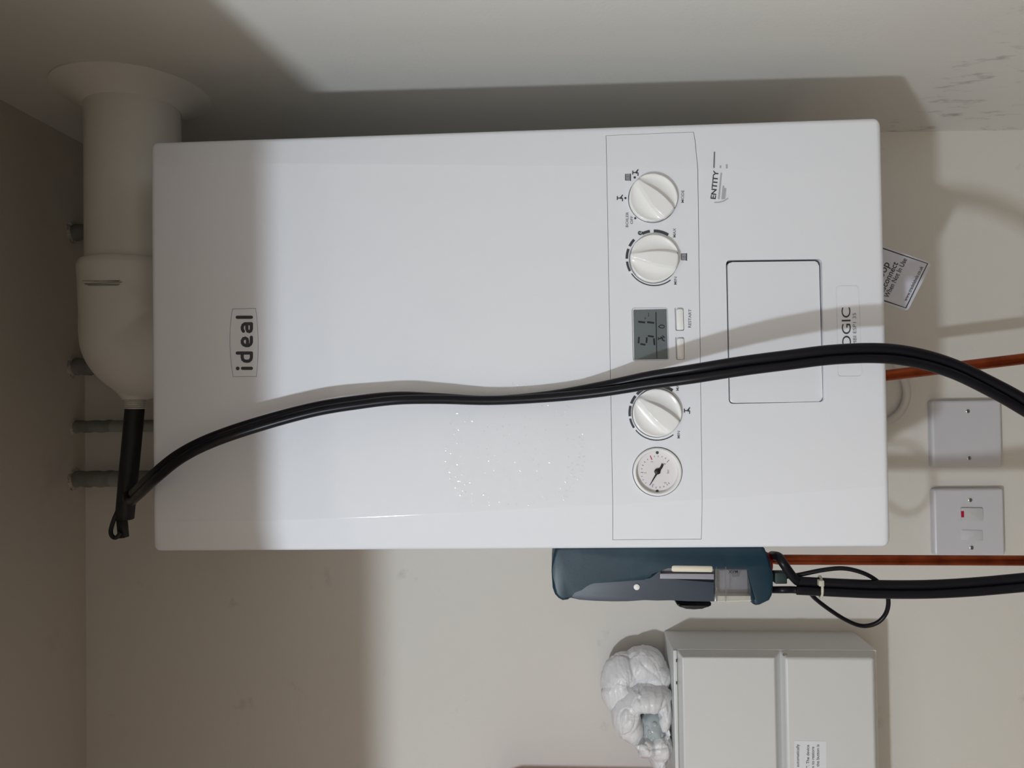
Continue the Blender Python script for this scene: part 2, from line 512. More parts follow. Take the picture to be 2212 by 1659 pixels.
def grow(pts, d):
    n = len(pts); out = []
    cx = sum(p[0] for p in pts) / n; cz = sum(p[1] for p in pts) / n
    for i in range(n):
        a = Vector(pts[i - 1]); b = Vector(pts[i]); c = Vector(pts[(i + 1) % n])
        t = (b - a).normalized() + (c - b).normalized()
        q = Vector((t.y, -t.x)).normalized() if t.length else Vector((0, 0))
        if q.dot(b - Vector((cx, cz))) < 0: q = -q
        out.append((b.x + q.x * d, b.y + q.y * d))
    return out


# outline of the control strip, of the flap, of the two badges (pixels on the front plane)
strip_px = [(1309, 290), (1500, 282), (1503, 300), (1508, 365), (1518.5, 1168), (1324.5, 1169.5)]
strip = px_poly(strip_px, FY)
flap = [(p.x, p.z) for p in (at(u, v, FY) for u, v in [(1568, 562), (1776, 559.5), (1780.5, 868), (1574.5, 872.5)])]


def round_quad(q, r, n=5):
    out = []
    for i in range(len(q)):
        a, b, c = Vector(q[i - 1]), Vector(q[i]), Vector(q[(i + 1) % len(q)])
        p0 = b + (a - b).normalized() * r; p1 = b + (c - b).normalized() * r
        for k in range(n + 1):
            t = k / n; out.append(tuple((1 - t) ** 2 * p0 + 2 * t * (1 - t) * b + t * t * p1))
    return out


flap_o = round_quad(flap, 0.0045)
badge_px = [(503, 668), (551.5, 667), (555, 690), (556.8, 740), (556, 785), (553, 812.5), (504.5, 813), (500, 785), (498, 740), (499, 700)]
badge_q = px_poly(badge_px, FY)


def smooth_badge():
    top = px_poly([(551.5, 667), (556.8, 740), (553, 812.5)], FY)
    q = px_poly([(503, 668), (551.5, 667), (553, 812.5), (504.5, 813)], FY)
    lo_ = [(1 - t) ** 2 * Vector(q[1]) + 2 * t * (1 - t) * (2 * Vector(top[1]) - (Vector(q[1]) + Vector(q[2])) / 2) + t * t * Vector(q[2]) for t in [k / 12 for k in range(13)]]
    m_ = Vector(px_poly([(497.8, 740)], FY)[0])
    up_ = [(1 - t) ** 2 * Vector(q[3]) + 2 * t * (1 - t) * (2 * m_ - (Vector(q[3]) + Vector(q[0])) / 2) + t * t * Vector(q[0]) for t in [k / 12 for k in range(13)]]
    return [tuple(v) for v in lo_ + up_]


badge = smooth_badge()
model = round_quad(px_poly([(1807, 618), (1854, 617), (1861.5, 811), (1811, 811.5)], FY), 0.003)

GAP = 0.00055
cut = cutter([(strip, FY - .02, FY + .006 + .008)])
cover = boolean(full, cut, 'DIFFERENCE')
cover = boolean(cover, cutter([(flap_o, FY - .01, FY + .012)]), 'DIFFERENCE')
bm = ring_groove(grow(badge, 0.0009), badge, FY - .004, FY + .0014); cover = boolean(cover, to_mesh(bm), 'DIFFERENCE')
bm = ring_groove(grow(model, 0.0006), model, FY - .004, FY + .0006); cover = boolean(cover, to_mesh(bm), 'DIFFERENCE')
o = link('front_cover', cover, M['boiler'], boiler, 25)
o.modifiers.new('normals', 'WEIGHTED_NORMAL').keep_sharp = True

KN = [((1411, 427), (-30, -33)), ((1413, 558), (-48, -7)), ((1419, 892), (-39, -31))]
GA = (1420, 1019)
gauge_c = at(*GA, FY)
lcd_o = round_quad(px_poly([(1364.5, 665), (1442.5, 664), (1445.5, 778), (1367, 780)], FY), 0.003)
btn = [round_quad(px_poly(q, FY), 0.0015) for q in ([(1457, 664.5), (1476.5, 664.5), (1478, 714.5), (1459, 714.5)], [(1458.5, 728), (1478, 728), (1479, 777), (1460, 777)])]
KR = 0.0224
pieces = []
for (c, d) in KN:
    p = at(*c, FY - .003); pieces.append((circle(p.x, p.z, KR + 0.0008, 64), FY - .01, FY + .004))
pieces.append((circle(gauge_c.x, gauge_c.z, 0.0233, 64), FY - .01, FY + .005))
pieces.append((lcd_o, FY - .01, FY + .0025))
for b in btn: pieces.append((b, FY - .01, FY + .003))
panel = boolean(full.copy(), cutter([(grow(strip, -GAP), FY - .02, FY + .006 + .003)]), 'INTERSECT')
panel = boolean(panel, cutter(pieces), 'DIFFERENCE')
cp = link('control_panel', panel, M['boiler'], boiler, 25)
cp.modifiers.new('normals', 'WEIGHTED_NORMAL').keep_sharp = True

bm = bmesh.new(); prism(bm, grow(strip, -.002), FY + .0085, FY + .0135); obj('panel_recess', bm, M['gap'], boiler, 0)
bm = bmesh.new(); prism(bm, grow(flap_o, -.0002), FY + .0075, FY + .0115); obj('flap_recess', bm, M['gap'], boiler, 0)
# drop-down flap: wide gap above and on the right, soft rolled lower edge
fl = round_quad(px_poly([(1571.5, 566.5), (1771, 563.5), (1779.5, 867.6), (1577, 870.8)], FY), 0.004)
bm = bmesh.new(); prism(bm, fl, FY - 0.0002, FY + 0.007, 0.0012, 3)
zlow = at(1752, 720, FY).z
for v in bm.verts:
    if v.co.z < zlow and v.co.y < FY + 0.003:
        t = (zlow - v.co.z) / (zlow - at(1776, 720, FY).z); v.co.y += 0.003 * t * t
obj('front_flap', bm, M['boiler'], boiler, 30, True)
# the sheet-metal case behind the cover
bm = bmesh.new(); box(bm, -0.199, 0.197, BACK + .0005, 0, ZB + 0.004, ZT - 0.004, 0.002)
obj('casing', bm, M['casing'], boiler, 40, True)

# knobs
def make_knob(c, d):
    p = at(*c, FY - .003)
    bm = bmesh.new(); nr, na = 36, 120
    ang = math.atan2(-d[1], -d[0])                     # image up is world +X, image left is world +Z
    tx, tz = -d[1], -d[0]; L = math.hypot(tx, tz); tx /= L; tz /= L
    sx, sz = -tz, tx
    rows = []
    for i in range(nr + 1):
        r = KR * (1 - (1 - i / nr) ** 1.0) if i < nr else KR
        row = []
        for k in range(na):
            a = 2 * math.pi * k / na
            x, z = r * math.cos(a), r * math.sin(a)
            t = (x * tx + z * tz) / KR; s = (x * sx + z * sz) / KR
            q = min(1.0, r / KR)
            # pointer-shaped grip left standing between two scooped finger hollows
            half = 0.05 + 0.31 * (1 - ((t + 1) / 2) ** 2.0) * (0.6 + 0.4 * math.sqrt(max(0, 1 - min(1, abs(t)) ** 2)))
            bar = 0.0086 - 0.0030 * max(0, t) ** 2 - 0.0012 * max(0, -t) ** 3
            rim = math.sqrt(max(1e-6, 1 - t * t))
            wq = max(0.0, min(1.0, (abs(s) - half) / max(0.05, rim - half)))
            hollow = 0.0030 + 0.0095 * (wq - 0.52) ** 2 + 0.0012 * t * t
            hollow -= 0.0016 * max(0, (q - 0.93) / 0.07) ** 2
            bar -= 0.0016 * max(0, (q - 0.93) / 0.07) ** 2
            e = max(0.0, min(1.0, (half - abs(s)) / 0.06 + 0.5)); e = e * e * (3 - 2 * e)
            h = hollow + (max(bar, hollow) - hollow) * e
            row.append(bm.verts.new((p.x + x, FY - h, p.z + z)))
        rows.append(row)
    rows.append([bm.verts.new((p.x + KR * math.cos(2 * math.pi * k / na), FY + .0035, p.z + KR * math.sin(2 * math.pi * k / na))) for k in range(na)])
    for a, b in zip(rows[1:], rows[2:]):
        for k in range(na): bm.faces.new((a[k], a[(k + 1) % na], b[(k + 1) % na], b[k]))
    ctr = bm.verts.new(sum((v.co for v in rows[1]), Vector()) / na)
    for k in range(na): bm.faces.new((ctr, rows[1][(k + 1) % na], rows[1][k]))
    for v in rows[0]: bm.verts.remove(v)
    bm.faces.new(rows[-1])
    return obj('control_knob', bm, M['knob'], boiler, 50)


for c, d in KN: make_knob(c, d)

# print round the knobs
def front(x, z): return front_y(x, z)


def marks(c, segs, r=60):
    out = []
    for a0, a1, wd in segs: out.append((arc(c[0], c[1], r, a0, a1, 16), wd))
    return out


SEG = [(-59, -91, 6.0), (-99, -116, 6.0), (-137, -154, 5.8), (-160, -181, 5.6), (-187, -208, 5.0), (-214, -307, 2.3)]
strokes('dial_markings', marks(KN[1][0], SEG, 59), 5, front, M['print'], cp)
SEG3 = [(-55, -91, 6.0), (-97, -114, 6.0), (-120, -137, 6.0), (-142, -160, 5.8), (-165, -187, 5.4), (-192, -213, 4.6), (-219, -307, 2.2)]
strokes('dial_markings', marks(KN[2][0], SEG3, 59), 5, front, M['print'], cp)
lettering('lettering', 'e', (1386, 509), (0.25, -1), 20, front, M['print'], cp, bold=0.02)
for s, st, ln, wd in (('MODE', (1477, 438), 27, 8.6), ('BOILER', (1357, 491), 33, 8.2), ('OFF', (1367, 484), 17, 8.2), ('MAX', (1459.5, 513), 20, 8.6), ('MIN', (1461.5, 615), 17, 8.6),
                      ('MAX', (1466, 844), 20, 8.6), ('MIN', (1468.5, 947), 16, 8.6), ('RESTART', (1492.5, 708), 40, 8.8)):
    lettering('lettering', s, st, (0.02, -1), wd, front, M['print_faint'], cp, width=ln, bold=0.01)


def tap(u, v, s=1.0, rot=0):
    """tap symbol; its spout points to the lower left of the reader"""
    pts = [([(-9, -5), (-9, 5)], 2.6), ([(-9, 0), (-1, 0)], 2.6), ([(-1, 1.5), (4.5, 1), (4, 8)], 3.0), ([(-1, -1), (1, -3), (5, -8)], 3.0), ([(-2, -1), (3, 0)], 4.5), ([(4, 4), (4.5, 8)], 2.4)]
    return [([(u + x * s, v + y * s) for x, y in L], wd * s) for L, wd in pts]


def radiator(u, v, s=1.0):
    out = [([(u - 7 * s, v - 7 * s + k * 2.8 * s), (u + 6 * s, v - 7 * s + k * 2.8 * s)], 1.5 * s) for k in range(6)]
    out += [([(u - 7 * s, v - 7.5 * s), (u - 7 * s, v + 7.5 * s)], 1.4), ([(u + 5.5 * s, v - 8.5 * s), (u + 5.5 * s, v + 9 * s)], 2.0)]
    return out


strokes('tap_symbol', tap(1341, 428, 0.85), 2, front, M['print'], cp)
strokes('tap_symbol', tap(1374.5, 373, 0.85), 2, front, M['print'], cp)
strokes('tap_symbol', tap(1486, 887, 0.85), 2, front, M['print'], cp)
strokes('radiator_symbol', radiator(1357, 383, 0.9), 2, front, M['print'], cp)
strokes('radiator_symbol', radiator(1478, 555, 0.92), 2, front, M['print'], cp)
strokes('position_dot', [], 1, front, M['print'], cp, dots=[(1351, 428, 2.5)])
strokes('position_dot', [], 1, front, M['print'], cp, dots=[(1371, 383.5, 2.6)])
strokes('position_dot', [], 1, front, M['print'], cp, dots=[(1372.2, 471.5, 2.5)])

# display
LY = FY + 0.0018
disp = bmesh.new(); prism(disp, grow(lcd_o, -.0003), LY, LY + .0006); disp = obj('display', disp, M['boiler'], boiler, 30)
glass_px = [(1368, 669.2), (1440, 667.5), (1442.8, 775.5), (1370, 777)]
bm = bmesh.new(); prism(bm, round_quad(px_poly(glass_px, LY - .0003), 0.001), LY - .0003, LY)
obj('display_glass', bm, M['lcd'], disp, 0)
lcdf = lambda x, z: LY - .0003


def seg(u0, v0, u1, v1): return ([(u0, v0), (u1, v1)], 3.6)


Z0 = lambda zx, zy: (1340 + zx / 11.06, 650 + zy / 11.06)   # from the close-up of the display
dig = [(445, 860, 432, 1015), (478, 1030, 600, 1048), (632, 870, 622, 1005), (655, 838, 800, 858), (800, 895, 815, 1060), (425, 497, 590, 518), (640, 508, 810, 528)]
strokes('display_digit', [([Z0(a, b), Z0(c, d)], 3.9) for a, b, c, d in dig[:5]], 3, lcdf, M['lcd_ink'], disp, LY, 0.0001)
strokes('display_digit', [([Z0(a, b), Z0(c, d)], 4.2) for a, b, c, d in dig[5:]], 3, lcdf, M['lcd_ink'], disp, LY, 0.0001)
strokes('display_line', [([Z0(850, 270), Z0(870, 1370)], 2.2)], 3, lcdf, M['lcd_ink'], disp, LY, 0.0001)
strokes('flame_symbol', [([Z0(910, 615), Z0(970, 575), Z0(1040, 590), Z0(1055, 620), Z0(1020, 650), Z0(960, 645), Z0(910, 615)], 2.0)], 3, lcdf, M['lcd_ink'], disp, LY, 0.0001)
strokes('tap_symbol', [([Z0(910, 870), Z0(905, 935)], 2.4), ([Z0(910, 905), Z0(1000, 895)], 2.4), ([Z0(960, 860), Z0(1020, 900)], 3.0), ([Z0(1000, 830), Z0(1060, 880)], 2.6), ([Z0(990, 920), Z0(1060, 965)], 2.8)], 3, lcdf, M['lcd_ink'], disp, LY, 0.0001)
strokes('degree_symbol', [(arc(*Z0(595, 415), 1.6, 0, 360, 10), 0.9), (arc(*Z0(630, 330), 4.6, 60, -240 + 180, 10)[::-1], 1.2)], 1, lcdf, M['lcd_ink'], disp, LY, 0.0001)
for q in ([(1460.5, 668.5), (1475, 668), (1476.5, 712.5), (1462, 713)], [(1462, 732), (1476.5, 731.5), (1477.5, 776), (1463.5, 776.5)]):
    bm = bmesh.new(); prism(bm, round_quad(px_poly(q, FY), 0.0012), FY - 0.0006, FY + 0.003, 0.0004, 2)
    obj('push_button', bm, M['knob'], boiler, 40)

# pressure gauge
gx, gz = gauge_c.x, gauge_c.z
bm = bmesh.new()
lathe(bm, [(0.0226, -.004), (0.0226, .0012), (0.0219, .0022), (0.0206, .0025), (0.0198, .0018), (0.0190, -.0015), (0.0190, -.003)], (gx, FY, gz), (0, -1, 0), 72, cap=False)
ga = obj('pressure_gauge', bm, M['knob'], boiler, 35)
GY = FY + 0.0022
bm = bmesh.new(); prism(bm, circle(gx, gz, 0.0190, 64), GY, GY + 0.001); obj('gauge_face', bm, M['dial'], ga, 0)
gf = lambda x, z: GY
def gpx(zx, zy): return (1350 + zx / 11.85, 950 + zy / 11.85)
def gkey(a0):  # radial tick at image angle
    c = gpx(835, 820); a = math.radians(a0); return [(c[0] + r * math.cos(a), c[1] + r * math.sin(a)) for r in (32.0, 36.5)]
ticks = [[gpx(*a), gpx(*b)] for a, b in (((750, 405), (755, 440)), ((852, 405), (846, 440)), ((955, 418), (942, 448)), ((1050, 455), (1030, 490)), ((1130, 515), (1075, 575)), ((565, 490), (588, 515)), ((490, 555), (520, 582)),
         ((437, 645), (478, 662)), ((415, 738), (445, 748)), ((405, 833), (470, 838)), ((420, 935), (448, 938)), ((452, 1030), (482, 1022)), ((520, 1112), (545, 1098)), ((700, 1210), (712, 1150)), ((792, 1245), (798, 1205)), ((898, 1235), (893, 1195)), ((1000, 1215), (985, 1180)), ((1090, 1165), (1068, 1135)), ((1135, 1130), (1108, 1098)))]
strokes('gauge_tick', [(t, 1.3) for t in ticks], 1.3, gf, M['print_faint'], ga, GY, 0.0001)
strokes('gauge_limit_mark', [([gpx(645, 405), gpx(692, 512)], 2.0)], 2, gf, M['red'], ga, GY, 0.0001)
for s, q in (('3', (718, 580)), ('2', (545, 865)), ('1', (755, 1145)), ('0', (1060, 1120)), ('4', (1050, 640)), ('bar', (1125, 860))):
    lettering('lettering', s, gpx(*q), UPWARD, 7, gf, M['print_faint'], ga, Y0=GY, lift=0.0001)
bm = bmesh.new()
nd = px_poly([gpx(*q) for q in ((622, 1168), (775, 880), (765, 800), (835, 745), (895, 700), (935, 605), (990, 632), (955, 715), (905, 790), (895, 865), (820, 890), (645, 1155))], GY)
prism(bm, nd, GY - .0012, GY - .0006); nee = obj('needle', bm, M['black'], ga, 0)
bm = bmesh.new(); lathe(bm, [(0.0027, 0), (0.0026, .0022), (0.0018, .0028)], (gx, GY, gz), (0, -1, 0), 24); obj('needle_hub', bm, M['black'], ga)
for q in ((825, 330), (825, 1315)):
    bm = bmesh.new(); c = at(*gpx(*q), GY); prism(bm, circle(c.x, c.z, 0.0014, 16), GY - .0004, GY); obj('gauge_clip', bm, M['print'], ga, 0)

# badges
B0 = (799.0, 546.7)
def bp(L): return [(B0[1] - y, B0[0] - x) for x, y in L]
W_ = 6.9
ideal = [[(3.3, 3.4), (3.3, 22.6)],
         [(36.4, 3.4), (36.4, 34)], [(36.4, 3.4), (27, 3.4), (22.5, 4.8), (19.4, 8), (18.6, 13), (19.4, 18.5), (22.5, 22), (27, 23.3), (36.4, 23.3)],
         [(70.4, 3.6), (60, 3.4), (55.5, 5.2), (52.4, 9.2), (52.2, 15), (54.2, 20), (58.5, 23), (63, 23.2), (67.5, 20.6), (68.6, 16.5), (66.5, 12.8), (62, 11.6), (53.5, 12.6)],
         [(83.5, 20.6), (87, 22.8), (92, 23.3), (96.8, 21.6), (99.4, 18), (99.6, 11), (99.6, 3.4)], [(99.6, 3.4), (89, 3.4), (84.5, 4.6), (82.6, 7.6), (83.6, 11), (87.5, 13), (99.4, 13.6)],
         [(113.6, 3.4), (113.6, 34)]]
for k, L in enumerate(ideal):
    pass
groups = [[0], [1, 2], [3], [4, 5], [6]]
for gi, g in enumerate(groups):
    ls = [bp(ideal[k]) for k in g]; dots = rounded_strokes([L for L in ls], W_ / 2)
    if gi == 0: dots.append((B0[1] - 33, B0[0] - 3.1, 4.0))
    strokes('badge_letter', [(L, W_) for L in ls], W_, front, M['print'], boiler, dots=dots)
# LOGIC / COMBI ESP1 35
lettering('lettering', 'LOGIC', (1838.5, 768), (-0.02, -1), 27.5, front, M['print'], boiler, width=104)
lettering('lettering', 'COMBI ESP1 35', (1850.5, 768), (-0.02, -1), 10.5, front, M['print_faint'], boiler, width=92)

# worn maker's sticker
lettering('sticker_lettering', 'ENTITY', (1545.5, 430.5), (0.105, -1), 15.5, front, M['print'], boiler, width=62, bold=0.025)
stk = lambda a, b: (1520 + a / 11.85, 310 + b / 11.85)
strokes('sticker_lettering', [([stk(285, 200), stk(262, 625)], 3.0)], 3, front, M['print_faint'], boiler)
strokes('sticker_lettering', [([stk(450, 750), stk(385, 1425)], 3.6), ([stk(432, 560), stk(430, 630)], 3.2), ([stk(592, 530), stk(592, 640)], 3.4)], 3, front, M['print_pale'], boiler)
strokes('sticker_lettering', [([stk(505, 1080), stk(470, 1430)], 3.4), ([stk(540, 1140), stk(505, 1430)], 3.0), ([stk(565, 1150), stk(535, 1420)], 2.6)], 3, front, M['print_pale'], boiler)
strokes('sticker_smudge', [([stk(270, 1510), stk(400, 1505), stk(520, 1470), stk(630, 1400)], 2.4)], 3, front, M['print_pale'], boiler)

# clear round sticker, embossed round its edge
sc = at(1112, 976, FY); SRAD = 0.0665
pts = []
for k in range(96):
    a = 2 * math.pi * k / 96
    x, z = sc.x + SRAD * math.cos(a), sc.z + SRAD * 1.03 * math.sin(a)
    l = interp(z, CL) + 0.002
    pts.append((max(x, l), z))
bm = bmesh.new(); f = bm.faces.new([bm.verts.new((x, FY - 0.0004, z)) for x, z in pts]); f.normal_update()
if f.normal.y > 0: f.normal_flip()
stck = obj('clear_sticker', bm, M['film'], boiler, 0, recalc=False)
stck['label'] = 'clear round embossed sticker'
rnd = random.Random(5)
bm = bmesh.new()
for ring, n, ln in ((0.0640, 84, .0030), (0.0600, 78, .0028), (0.0545, 70, .0028), (0.0500, 60, .0024), (0.034, 40, .0022), (0.026, 30, .0022), (0.018, 22, .0022), (0.010, 12, .0022)):
    for k in range(n):
        if rnd.random() < 0.35: continue
        a = 2 * math.pi * k / n + rnd.uniform(-.03, .03); r = ring + rnd.uniform(-.0012, .0012)
        x, z = sc.x + r * math.cos(a), sc.z + r * 1.03 * math.sin(a)
        if x < interp(z, CL) + .004: continue
        ca = a + rnd.uniform(-.6, .6); ln_ = ln * rnd.uniform(.5, 1.05)
        dx, dz = math.cos(ca) * ln_, math.sin(ca) * ln_
        wd = rnd.uniform(.35, .6); px_, pz_ = -dz * wd * .5, dx * wd * .5
        y = FY - .0005; vs = [bm.verts.new(c) for c in ((x - dx * .5 - px_, y, z - dz * .5 - pz_), (x + dx * .5 - px_, y, z + dz * .5 - pz_), (x + dx * .5 + px_, y, z + dz * .5 + pz_), (x - dx * .5 + px_, y, z - dz * .5 + pz_))]
        t = bm.verts.new((x + rnd.uniform(-.0003, .0003), y - rnd.uniform(.00006, .0002), z + rnd.uniform(-.0003, .0003)))
        for i in range(4):
            f = bm.faces.new((vs[i], vs[(i + 1) % 4], t)); f.normal_update()
            if f.normal.y > 0: f.normal_flip()
o = obj('sticker_embossing', bm, M['emboss'], stck, 0, recalc=False); o['kind'] = 'stuff'

# ------------------------------------------------------------------ the flue
FA = Vector((0.0, -0.165, 0.4335))
flue = thing('flue_pipe', 'cream-white flue pipe with elbow running from boiler top into the side wall', 'flue', (0.0, -0.165, 0.352))
bm = bmesh.new(); lathe(bm, [(0.0500, 0), (0.0500, XR + .02 - 0.098)], (0.098, FA.y, FA.z), (1, 0, 0), 64); obj('pipe', bm, M['flue'], flue)
# elbow: socket, bend, lower socket
EX = 0.0085; ER_ = 0.056
cpts = [Vector((0.118, FA.y, FA.z)), Vector((0.105, FA.y, FA.z)), Vector((0.09, FA.y, FA.z)), Vector((0.078, FA.y, FA.z))]
BR = 0.018
cpts = [Vector((x, FA.y, FA.z)) for x in (0.104, 0.097, 0.085, 0.050)]
for k in range(1, 17):
    a = math.radians(90 * k / 16); cpts.append(Vector((0.0225 - BR * math.sin(a), FA.y, FA.z - BR + BR * math.cos(a))))
cpts.append(Vector((0.0225 - BR, FA.y, 0.352)))
bm = bmesh.new(); tube(bm, cpts, lambda i: [0.0552, 0.0582, 0.0572, 0.056][i] if i < 4 else 0.056, 56)
# faired sampling boss on the back of the bend, moulded in one with it
ps = at(292, 862, FA.y)
lathe(bm, [(0.040, -.050), (0.0385, -.034), (0.0345, -.026), (0.0145, -.0015), (0.0135, .0012), (0.0, .0012)], (ps.x, FA.y, ps.z), (-1, 0, 0), 48, cap=False)
o = bpy.data.objects.new('tmp', to_mesh(bm, 'elbow')); C.objects.link(o)
md = o.modifiers.new('r', 'REMESH'); md.mode = 'VOXEL'; md.voxel_size = 0.0022
md = o.modifiers.new('s', 'SMOOTH'); md.factor = 0.5; md.iterations = 9
dg = bpy.context.evaluated_depsgraph_get(); dg.update()
me = bpy.data.meshes.new_from_object(o.evaluated_get(dg)); bpy.data.objects.remove(o)
link('elbow', me, M['flue'], flue, 75)
prof = [(0.0, -.004)]
for k in range(5): prof += [(0.0098, .001 + k * .0021), (0.0112, .0016 + k * .0021), (0.0112, .0024 + k * .0021), (0.0098, .0030 + k * .0021)]
prof.append((0.0, prof[-1][1]))
bm = bmesh.new(); lathe(bm, prof, (ps.x, FA.y, ps.z), (-1, 0, 0), 32, cap=False); obj('sampling_thread', bm, M['flue'], flue, 30)
XW = XR + (FA.z + .5) * LEAN
bm = bmesh.new(); lathe(bm, [(0.0825, -.002), (0.0830, .0015), (0.0815, .0024), (0.066, .0085), (0.0535, .0175), (0.0508, .0195), (0.049, .0195)], (XW, FA.y, FA.z), (-1, 0, 0), 80, cap=False)
obj('wall_collar', bm, M['collar'], flue, 30)
# pencil mark across the elbow socket
def elbow_y(x, z):
    d = z - FA.z; return FA.y - math.sqrt(max(1e-6, 0.0572 ** 2 - d * d))
pm = lambda a, b: (100 + a / 3.686, 450 + b / 3.686)
bm = bmesh.new()
for q0, q1 in (((288, 577), (580, 580)), ((300, 600), (605, 588)), ((310, 606), (585, 604)), ((330, 614), (575, 611)), ((380, 580), (590, 575))):
    n = 14; top, bot = [], []
    for k in range(n + 1):
        t = k / n; u, v = pm(q0[0] + (q1[0] - q0[0]) * t, q0[1] + (q1[1] - q0[1]) * t)
        Y = FA.y - .05
        for _ in range(6): p = at(u, v, Y); Y = elbow_y(p.x, p.z) - .0004
        for lst, dv in ((top, -.55), (bot, .55)):
            p = at(u, v + dv, Y); lst.append(bm.verts.new(p))
    for k in range(n): bm.faces.new((top[k], top[k + 1], bot[k + 1], bot[k]))
obj('pencil_mark', bm, M['pencil'], flue, 0)

# ------------------------------------------------------------------ pipes between boiler and ceiling
def lagged(v0, v1, name, label, upper_to=None, Y=-0.022):
    r_pts = [at(205, v, Y) for v in (v0, v1)]
    r = abs(r_pts[0].x - r_pts[1].x) / 2; x = (r_pts[0].x + r_pts[1].x) / 2
    t = thing(name, label, 'pipe', (x, Y, 0.30), 'grey pipes rising behind the flue')
    zj = at(245, (v0 + v1) / 2, Y).z
    pts = [(x + 0.0006 * math.sin(k * 1.7), Y + .0005 * math.cos(k * 2.1), zj + (ZC + .012 - zj) * k / 12) for k in range(13)]
    bm = bmesh.new(); tube(bm, pts, lambda i: r * (1 + .03 * math.sin(i * 2.3)), 20); obj('lagging', bm, M['grey_pipe'], t)
    bm = bmesh.new(); tube(bm, [(x, Y, 0.30), (x, Y, zj + .002)], r * .985, 20); obj('pipe', bm, M['grey_pipe2'], t)
    rn = random.Random(int(v0)); bm = bmesh.new(); n = 28; rows = []
    for j, (rr, dz) in enumerate(((1.02, -.0022), (1.16, -.0022), (1.42, 0.0004))):
        rows.append([bm.verts.new((x + r * rr * (1 + (rn.uniform(-.12, .14) if j else 0)) * math.cos(2 * math.pi * k / n), Y + min(r * rr * (1 + (rn.uniform(-.12, .14) if j else 0)) * math.sin(2 * math.pi * k / n), -Y - .001), ZC + dz * rn.uniform(.6, 1.3))) for k in range(n)])
    for a, b in zip(rows, rows[1:]):
        for k in range(n): bm.faces.new((a[k], a[(k + 1) % n], b[(k + 1) % n], b[k]))
    obj('plaster_edge', bm, M['plaster'], t)
    return t


lagged(484, 519, 'water_pipe', 'grey pipe mostly hidden behind straight flue section, nearest the side wall')
lagged(774, 810, 'water_pipe', 'thick grey pipe passing behind the flue elbow bend into ceiling')
lagged(908, 934, 'water_pipe', 'thinner grey pipe crossing behind black flue probe handle')
lagged(1017, 1052, 'water_pipe', 'thick grey pipe behind hose end, farthest from the side wall')

# ------------------------------------------------------------------ flue probe with its twin hose
probe = thing('flue_probe', 'black flue probe plugged in sampling port with long twin rubber hose draped across boiler', 'probe', (ps.x - .02, FA.y, ps.z))
PY = FA.y
h0, h1 = at(291.5, 879, PY), at(269, 1121, PY)
bm = bmesh.new(); ax = (h1 - h0); L = ax.length
lathe(bm, [(0.0070, -.006), (0.0075, 0.0), (0.0090, .0005), (0.0104, .0025), (0.0104, L * .6), (0.0100, L - .001), (0.0088, L)], h0, ax, 32)
obj('probe_handle', bm, M['black'], probe)
l0 = h1 - ax.normalized() * .02
bm = bmesh.new()
box(bm, -.0042, .0042, -.005, .005, -.0165, .006, .001)
bmesh.ops.transform(bm, matrix=Matrix.Translation(at(264, 1130, PY)) @ Matrix.Rotation(math.radians(90), 4, 'Y') @ Matrix.Rotation(math.radians(-5), 4, 'Y'), verts=bm.verts)
obj('thermocouple_plug', bm, M['black'], probe)
lp = [at(u, v, PY - .006) for u, v in ((262, 1085), (256, 1100), (247, 1120), (240, 1142), (240, 1154), (246, 1161), (253, 1160), (261, 1150))]
bm = bmesh.new(); tube(bm, spline(lp, 6), 0.0024, 12); obj('thermocouple_loop', bm, M['black'], probe)
hp = [(283, 1073, -.172, 40), (285, 1075, -.205, 45), (297, 1064, -.250, 48), (333, 1030, -.298, 50), (390, 985, -.314, 52), (460, 950, -.314, 52), (560, 916, -.308, 52), (680, 884, -.304, 55), (780, 868, -.300, 58), (860, 860, -.297, 65),
      (950, 861, -.291, 80), (1060, 865, -.2865, 90), (1180, 857, -.288, 78), (1290, 842, -.296, 52), (1400, 822, -.310, 26), (1500, 807, -.323, 8), (1600, 791, -.330, 0), (1700, 778, -.334, -6), (1800, 766, -.336, -6), (1900, 763, -.336, 0), (1980, 773, -.334, 10),
      (2060, 797, -.330, 20), (2140, 835, -.325, 20), (2212, 875, -.32, 10), (2330, 950, -.315, 0), (2480, 1060, -.305, 0), (2530, 1150, -.30, 0), (2480, 1220, -.29, 0), (2350, 1245, -.275, 0), (2212, 1258, -.262, -5), (2100, 1268, -.257, -3), (2000, 1273, -.254, 0), (1900, 1273, -.252, 0), (1820, 1270, -.251, 0), (1760, 1267, -.250, 0), (1722, 1265, -.250, 0)]
cl = spline([tuple(at(u, v, Y)) for u, v, Y, a in hp], 10)
th = [p for p in spline([(a, 0, 0) for u, v, Y, a in hp], 10)]
HR = 0.0044
A, B_ = [], []
for i, p in enumerate(cl):
    a = cl[max(i - 1, 0)]; b = cl[min(i + 1, len(cl) - 1)]; t = (b - a).normalized()
    n = (CAM - p).normalized(); n = (n - t * n.dot(t)).normalized(); s = t.cross(n)
    if i < 12:
        pass
    ang = math.radians(th[i].x); off = (s * math.cos(ang) + n * math.sin(ang)) * (HR * .97)
    A.append(p + off); B_.append(p - off)
upper_end = [at(u, v, Y) for u, v, Y in ((1708, 1240, -.254), (1692, 1217, -.258), (1682, 1203, -.25), (1668, 1200, -.225))]
lower_end = [at(u, v, Y) for u, v, Y in ((1712, 1274, -.250), (1690, 1274, -.250), (1666, 1274, -.240))]
